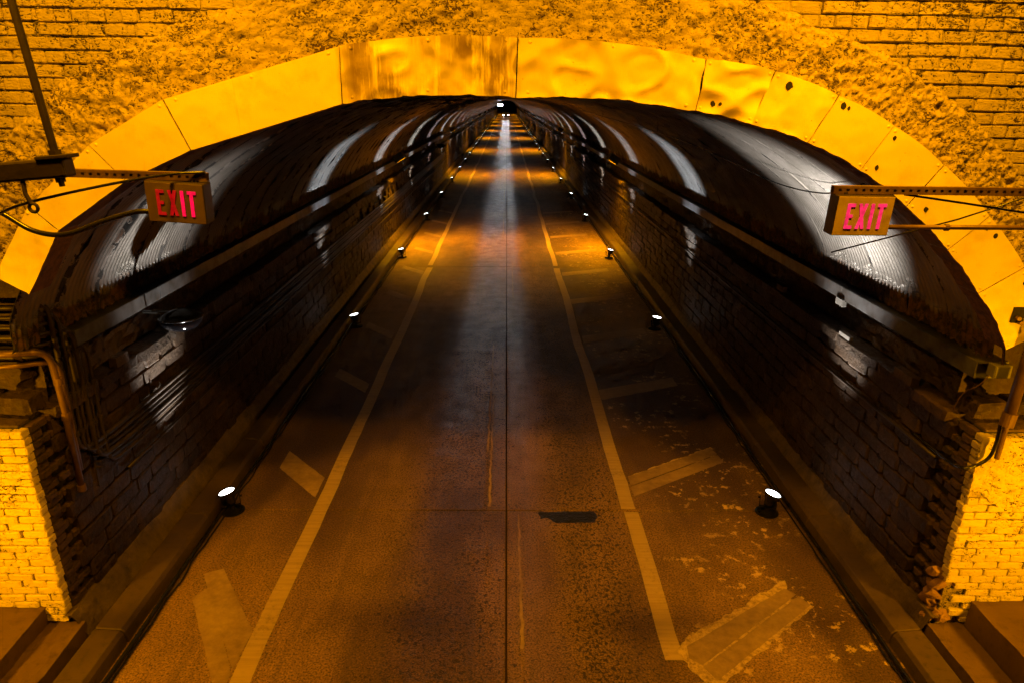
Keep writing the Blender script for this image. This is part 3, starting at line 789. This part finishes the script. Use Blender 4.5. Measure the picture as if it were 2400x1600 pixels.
sodium((2.3, 2.8, 6.7), 1, 'sodium lamp box above the viewer, lighting the portal from the right', 260, (.0, .6, -1), (.6, .2), 170, None, True)
for side in (-1, 1):  # added lamps and posts, out of view, to brighten the piers
    lp = sodium((side * 5.3, 1.7, 2.7), side, 'low unseen sodium lamp with post, added to brighten the %s pier' % ('left' if side < 0 else 'right'), 92, (-side * .36, 1, -.42), (.45, .16), 88)
    MB().box(-.03, .03, -2.3, .1, .245, .30).build('post', 'steel', lp)
WO = ['first', 'second', 'third', 'fourth', 'fifth', 'sixth', 'seventh', 'eighth', 'ninth', 'tenth', 'eleventh', 'twelfth']
for side in (-1, 1):
    for i in range(11):
        y = 23.2 + 23.6 * i
        sodium((side * 3.42, y, 2.75), side, '%s amber sodium lamp box down the %s wall' % (WO[i], 'left' if side < 0 else 'right'), 330, (-side * .62, -.0, -1), (.45, .30), 135, 'sodium lamps on the %s wall' % ('left' if side < 0 else 'right'))

# ------------------------------------------------------------------ exit signs
def letters(parent, mats, tilt):
    hh = .135; ww = .042; st = .017; gap = .020
    shapes = {
        'E': [[(0, 0), (st, 0), (st, hh), (0, hh)], [(st, 0), (ww, 0), (ww, st), (st, st)], [(st, hh - st), (ww, hh - st), (ww, hh), (st, hh)], [(st, hh / 2 - st / 2), (ww * .85, hh / 2 - st / 2), (ww * .85, hh / 2 + st / 2), (st, hh / 2 + st / 2)]],
        'X': [[(0, 0), (st, 0), (ww + .006, hh), (ww + .006 - st, hh)]],
        'I': [[(0, 0), (st, 0), (st, hh), (0, hh)]],
        'T': [[(ww / 2 - st / 2, 0), (ww / 2 + st / 2, 0), (ww / 2 + st / 2, hh - st), (ww / 2 - st / 2, hh - st)], [(0, hh - st), (ww + .004, hh - st), (ww + .004, hh), (0, hh)]]}
    x = -.098
    for ch, adv in (('E', ww), ('X', ww + .006), ('I', st), ('T', ww + .004)):
        mb = MB()
        for pl in shapes[ch]: mb.prism([(x + p[0] + tilt * p[1], p[1] - hh / 2) for p in pl], 'y', -.0535, -.050)
        if ch == 'X':
            c_ = ww + .006
            mb.prism([(x + p[0] + tilt * p[1], p[1] - hh / 2) for p in [(c_ - st, 0), (c_, 0), (st, hh), (0, hh)]], 'y', -.0528, -.0502)
        mb.build('letter', mats[ch], parent); x += adv + gap
k = NT('shaded_sign_case'); n = k.noise(18, 4); M['sign_shaded'] = k.out(k.mix(n, (.19, .125, .06), (.10, .065, .03)), .5, .2, k.bump(n, .2, .004))  # strut's shade over the left sign put into a darker face colour
def exit_sign(x, z, tiltdeg, lab, mats, side):
    root = empty('exit_sign', (x, 3.75, z), (R(4), R(tiltdeg), R(-3 * side))); tag(root, lab, 'exit sign')
    W, Hh = .315, .215
    MB().box(-W / 2, W / 2, -.046, .046, -Hh / 2, Hh / 2).build('case', 'sign_dark', root, bevel=.005)
    fp = MB().box(-W / 2 + .004, W / 2 - .004, -.050, -.0462, -Hh / 2 + .004, Hh / 2 - .004).build('face_plate', 'sign_shaded' if side > 0 else 'sign', root, bevel=.001)
    letters(fp, mats, 0.0)
    for s_ in (-1, 1): MB().box(s_ * .1 - .01, s_ * .1 + .01, -.01, .01, Hh / 2, Hh / 2 + .012).build('hanger', 'steel', root)
    return root
exit_sign(-1.745, 4.078, 3.0, 'dim red EXIT sign hanging from the perforated strut at left', {'E': 'letter_dim', 'X': 'letter_dim', 'I': 'letter_red', 'T': 'letter_red'}, 1)
exit_sign(1.91, 4.035, 0.5, 'bright pink EXIT sign hanging from the perforated strut at right', {c: 'letter_pink' for c in 'EXIT'}, -1)
def strut(p0, p1, label):
    a, b = Vector(p0), Vector(p1); L = (b - a).length
    root = empty('perforated_strut', p0); tag(root, label, 'strut')
    root.rotation_mode = 'QUATERNION'; root.rotation_quaternion = (b - a).normalized().to_track_quat('X', 'Z')
    mb = MB(); mb.box(0, L, -.021, .021, .018, .021); mb.box(0, L, -.021, .021, -.021, -.018)
    hp = .042; n = int(L / hp)
    mb.box(0, L, -.021, -.018, .007, .018); mb.box(0, L, -.021, -.018, -.018, -.007)
    for i in range(n): mb.box(i * hp, i * hp + hp - .016, -.0205, -.0185, -.007, .007)
    mb.box(0, L, .017, .018, -.018, .018)
    mb.build('channel', 'conduit', root)
strut((-2.30, 3.75, 4.222), (-1.58, 3.75, 4.206), 'perforated steel strut carrying the left EXIT sign')
strut((1.745, 3.75, 4.166), (3.3, 3.75, 4.158), 'perforated steel strut carrying the right EXIT sign')
# steel beam with hanger rod, top left
bm_ = empty('hanging_beam', (-2.02, 3.3, 4.295), (0, R(-5), 0)); tag(bm_, 'dark steel beam end hanging on a rod at the upper left', 'beam')
MB().box(-2.6, 0, -.045, .045, -.045, .045).build('beam_body', 'steel', bm_, bevel=.012)
MB().box(-.12, .03, -.05, .05, .04, .058).build('top_plate', 'steel', bm_, bevel=.004)
MB().tube([(-.06, 0, -.02), (-.06, 0, -.085)], .014, 6).build('bolt', 'steel', bm_); MB().tube([(-.06, 0, -.045), (-.06, 0, -.065)], .024, 6).build('nut', 'steel', bm_)
MB().tube([(-.45, 0, -.02), (-.45, 0, -.085)], .014, 6).build('bolt', 'steel', bm_); MB().tube([(-.45, 0, -.045), (-.45, 0, -.065)], .024, 6).build('nut', 'steel', bm_)
MB().tube([(-.05, 0, .05), (-.05, 0, 4.0)], .017, 12).build('hanger_rod', 'steel', bm_)
MB().tube([(-.05, 0, .05), (-.05, 0, .08)], .03, 6).build('nut', 'steel', bm_)
MB().tube([(-.215, -.03, -.04), (-.218, -.035, -.10), (-.205, -.035, -.15)], .010, 8).build('eye_stem', 'steel', bm_)
t_ = [(-.20 + .020 * math.cos(a * .5236), -.035, -.168 + .020 * math.sin(a * .5236)) for a in range(13)]
MB().tube(t_, .008, 8, False).build('eye_ring', 'steel', bm_)
cable('sagging_wire', catmull([(-3.2, 3.4, 3.85), (-2.56, 3.4, 4.03), (-2.24, 3.27, 4.13), (-1.98, 3.5, 4.19), (-1.75, 3.68, 4.225), (-1.58, 3.73, 4.232)], 8), .007, 'rubber', 'thin wire running through the eye under the hanging beam')
cable('looped_cable', catmull([(-3.3, 3.6, 4.35), (-2.9, 3.66, 4.14), (-2.68, 3.7, 4.02), (-2.53, 3.7, 3.925), (-2.36, 3.7, 3.905), (-2.15, 3.72, 3.975), (-1.99, 3.74, 4.02), (-1.90, 3.75, 4.022)], 8), .014, 'rubber', 'black cable looping into the side of the left EXIT sign')
cd = cable('sign_conduit', [(2.07, 3.76, 3.965), (3.4, 3.76, 3.968)], .013, 'conduit', 'straight conduit entering the side of the right EXIT sign', 'conduit')
MB().tube([(2.40, 3.76, 3.965), (2.42, 3.76, 3.965)], .019, 10).build('coupling', 'conduit', cd)
cable('sloping_wire', [(2.15, 3.77, 4.14), (2.5, 3.77, 4.093), (2.9, 3.77, 4.036), (3.3, 3.77, 3.98)], .006, 'rubber', 'thin wire sloping down right below the right strut')
cable('diagonal_wire', [(2.2, 4.6, 3.65), (2.75, 4.2, 3.94), (3.3, 3.9, 4.25)], .005, 'rubber', 'thin dark wire crossing diagonally over the right fascia')
# wire hung along the arch, right
rw = cable('arch_wire', catmull([(2.0, 20, 4.40), (2.05, 15.5, 4.30), (2.3, 11.0, 4.17), (2.62, 9.2, 4.0), (2.95, 7.8, 3.78), (3.0, 6.6, 3.80), (2.75, 5.4, 4.02)], 8), .007, 'rubber', 'dark wire drooping along the right side of the arch liner')
for (p, z1) in (((2.3, 11.0, 4.17), 4.33), ((2.05, 15.5, 4.30), 4.42)): MB().tube([p, (p[0], p[1], z1)], .006, 6).build('clip', 'rubber', rw)

# ------------------------------------------------------------------ conduits on the left
def bend(pts, r=.10, n=5):
    P = [Vector(p) for p in pts]; out = [P[0]]
    for a, b, c in zip(P, P[1:], P[2:]):
        d1 = (a - b); d2 = (c - b); rr = min(r, d1.length * .45, d2.length * .45); s0 = b + d1.normalized() * rr; s1 = b + d2.normalized() * rr
        for q in range(n + 1):
            t = q / n; out.append((1 - t) ** 2 * s0 + 2 * t * (1 - t) * b + t * t * s1)
    out.append(P[-1]); return out
for i in range(6):
    yv = 5.52 + .075 * i; zt = 3.02 - .09 * i; zb = 1.30 + .062 * (5 - i); xw = -3.79 + .012 * (i % 2)
    p = [(-5.6, 5.28, zt), (-3.86, 5.28 + .02 * i, zt), (xw, yv, zt - .03), (xw, yv, zb), (xw, yv + .5, zb - .03), (xw, 44, zb + .02 * i)]
    cd = cable('wall_conduit', bend(p, .16), .017 if i % 3 else .024, 'conduit_dark', '%s conduit of the dark bundle bending down the left wall' % ['outermost', 'second', 'third', 'fourth', 'fifth', 'innermost'][i], 'conduit', 10, 'dark conduits on the left wall')
    for q in range(3): MB().tube([(xw, yv, 2.5 - q * .35 - .02), (xw, yv, 2.5 - q * .35 + .02)], .026 if i % 3 else .032, 10).build('coupling', 'conduit_dark', cd)
cd = cable('rusty_conduit', bend([(-5.6, 5.20, 2.60), (-3.98, 5.20, 2.66), (-3.78, 5.40, 2.62), (-3.77, 5.42, 2.2), (-3.77, 5.42, 1.30)], .12), .028, 'conduit', 'pale rusty conduit bending down the left wall, ending in a fitting', 'conduit', 12)
for z in (2.34, 2.02, 1.32): MB().tube([(-3.77, 5.42, z - .03), (-3.77, 5.42, z + .03)], .036, 12).build('coupling', 'conduit', cd)
cd = cable('rusty_conduit', bend([(-5.6, 5.24, 2.50), (-3.99, 5.24, 2.54), (-3.79, 5.50, 2.50), (-3.79, 5.50, 1.95), (-3.80, 5.50, 1.45)], .12), .022, 'conduit', 'thinner brown conduit bending down just behind the pale rusty one', 'conduit', 10)
for i, y in enumerate((5.75, 6.9, 8.5, 10.4, 12.6, 15, 17.6)):
    b = MB().box(-3.83, -3.815, y - .02, y + .02, 1.15, 1.80)
    for q in range(6): b.box(-3.815, -3.765, y - .012, y + .012, 1.335 + .062 * q, 1.345 + .062 * q)
    tag(b.build('pipe_bracket', 'steel', None, bevel=.002), '%s steel bracket holding the conduit bundle to the left wall' % WO[i], 'bracket', 'conduit brackets on the left wall')
cable('low_conduit', [(-3.80, 6.2 + q * .5, 1.08 + .01 * nz(q, 1, 1, .7)) for q in range(80)], .014, 'conduit_dark', 'lone thin conduit running below the bundle on the left wall', 'conduit')
cable('wall_pipe', [(3.80, 5.4 + q * .5, 1.66 + .01 * nz(q, 3, 1, .5)) for q in range(80)], .017, 'conduit_dark', 'lone thin pipe running along the right tunnel wall', 'pipe')
# right portal services
rp = empty('downpipe', (3.90, 4.86, 2.2)); tag(rp, 'thick upright pipe at the right edge of the picture', 'pipe')
MB().tube([(.10, 0, 1.6), (.055, 0, .9), (.02, 0, .12)], .042, 16).build('pipe_body', 'conduit', rp, smooth=True)
MB().tube([(.025, 0, .15), (.015, 0, .04)], .052, 16).build('collar', 'conduit', rp); MB().tube([(.02, 0, .06), (.01, 0, -.25)], .020, 10).build('lower_pipe', 'conduit', rp)
cable('hanging_cable', catmull([(3.90, 4.90, 2.25), (3.92, 4.92, 2.05), (3.90, 4.93, 1.92), (3.83, 4.95, 1.84), (3.74, 4.98, 1.80), (3.80, 5.3, 1.72), (3.82, 5.8, 1.70)], 8), .014, 'rubber', 'black cable curving round the corner of the right pier into the tunnel')
jb = empty('junction_box', (3.885, 4.99, 2.635)); tag(jb, 'small pale junction box at the end of the right channel', 'box')
MB().box(-.068, .068, 0, .09, -.052, .052).build('box_body', 'white', jb, bevel=.005); MB().box(-.062, .062, -.006, -.0005, -.046, .046).build('lid', 'white', jb, bevel=.002)
cable('thin_lead', catmull([(3.82, 5.04, 2.59), (3.80, 5.1, 2.48), (3.76, 5.2, 2.36), (3.75, 5.25, 2.2)], 6), .005, 'conduit', 'thin lead dropping from the pale junction box')
cable('box_conduit', catmull([(3.89, 5.02, 2.68), (3.87, 5.02, 2.80), (3.83, 5.03, 2.95)], 5), .010, 'conduit', 'short conduit rising out of the pale junction box', 'conduit')
for (x, y, z, d, lab) in ((3.79, 7.26, 2.165, (.05, .24, .045), 'small white block sitting on the cap of the right wall'), (3.77, 7.46, 2.50, (.05, .17, .08), 'pale bracket plate under the right channel, above the white block'),
                          (3.80, 6.05, 2.17, (.08, .30, .09), 'dark wooden block on the right wall cap, nearest the mouth'), (3.80, 9.2, 2.2, (.06, .22, .08), 'dim block far along the right wall cap'), (-3.79, 6.37, 2.18, (.08, .22, .10), 'small dim block on the cap of the left wall under the black bowl')):
    o = MB().box(-d[0] / 2, d[0] / 2, -d[1] / 2, d[1] / 2, -d[2] / 2, d[2] / 2).build('support_block', 'white' if 'white' in lab or 'pale' in lab else 'rough_stone', None, bevel=.004); o.location = (x, y, z); tag(o, lab, 'block')

# black bowl fixtures on the left wall
def bowl(loc, lab):
    root = empty('bowl_fixture', loc); root.scale = (.84, .84, .84); tag(root, lab, 'fixture', 'black bowl fixtures on the left wall')
    pr = [(.02, -.14), (.10, -.135), (.17, -.11), (.22, -.07), (.25, -.02), (.26, .03), (.255, .05), (.18, .09), (.09, .12), (.03, .13)]
    MB().lathe(pr, 32).build('bowl', 'dome', root, smooth=True)
    MB().lathe([(.262, .022), (.268, .03), (.268, .042), (.26, .048)], 32).build('rim', 'black', root, smooth=True)
    MB().tube([(0, 0, .08), (-.12, 0, .09), (-.46, 0, .09)], .018, 10).build('arm', 'rubber', root)
bowl((-3.42, 6.98, 2.40), 'glossy black bowl fixture on the left wall, nearest the mouth')
bowl((-3.42, 37.5, 2.35), 'glossy black bowl fixture far down the left wall')

# ------------------------------------------------------------------ far end: a waiting car, end lamp, end wall
MB().box(-9, 9, END, END + 1, -.5, 9).build('end_wall', 'dark')
tag(bpy.data.objects['end_wall'], 'dark wall closing the far end of the tunnel', 'wall')
el = empty('ceiling_lamp', (-1.1, 120, 3.98)); tag(el, 'bright white lamp under the crown at the far end', 'lamp')
MB().box(-.42, .42, -.10, .10, -.10, .10).build('lamp_case', 'black', el); MB().box(-.40, .40, -.12, -.101, -.16, .09).build('lamp_glass', 'head', el)
MB().tube([(0, 0, .09), (0, 0, .62)], .02, 8).build('stem', 'black', el)
car = empty('car', (-.28, 215, 0)); tag(car, 'dark car with lit headlights facing out of the far tunnel', 'car')
body = [(-2.1, .25), (-2.12, .6), (-1.95, .78), (-1.0, .92), (-.3, 1.38), (1.0, 1.42), (1.7, 1.0), (2.15, .95), (2.2, .3)]
MB().prism(body, 'x', -.88, .88).build('body', 'car', car, bevel=.06)
MB().add([(-.72, -.93, .95), (.72, -.93, .95), (.60, -.36, 1.36), (-.60, -.36, 1.36)], [(0, 1, 2, 3)]).build('windscreen', 'glass', car).location = (0, -.03, .03)
for s_ in (-1, 1):
    for yy in (-1.35, 1.35):
        wv = MB().tube([(s_ * .70, yy, .32), (s_ * .90, yy, .32)], .32, 20).build('wheel', 'rubber', car); MB().tube([(s_ * .895, yy, .32), (s_ * .905, yy, .32)], .19, 14).build('rim', 'channel', wv)
    h_ = MB().box(s_ * .68 - .16, s_ * .68 + .16, -2.16, -2.10, .60, .74).build('headlight', 'head', car, bevel=.02)
    lamp_light('headlight_beam', 'SPOT', car, (s_ * .68, -2.25, .67), (0, -1, -.006), 13000, (.95, .97, 1.0), spot_size=R(2.3), spot_blend=.9, shadow_soft_size=.08)
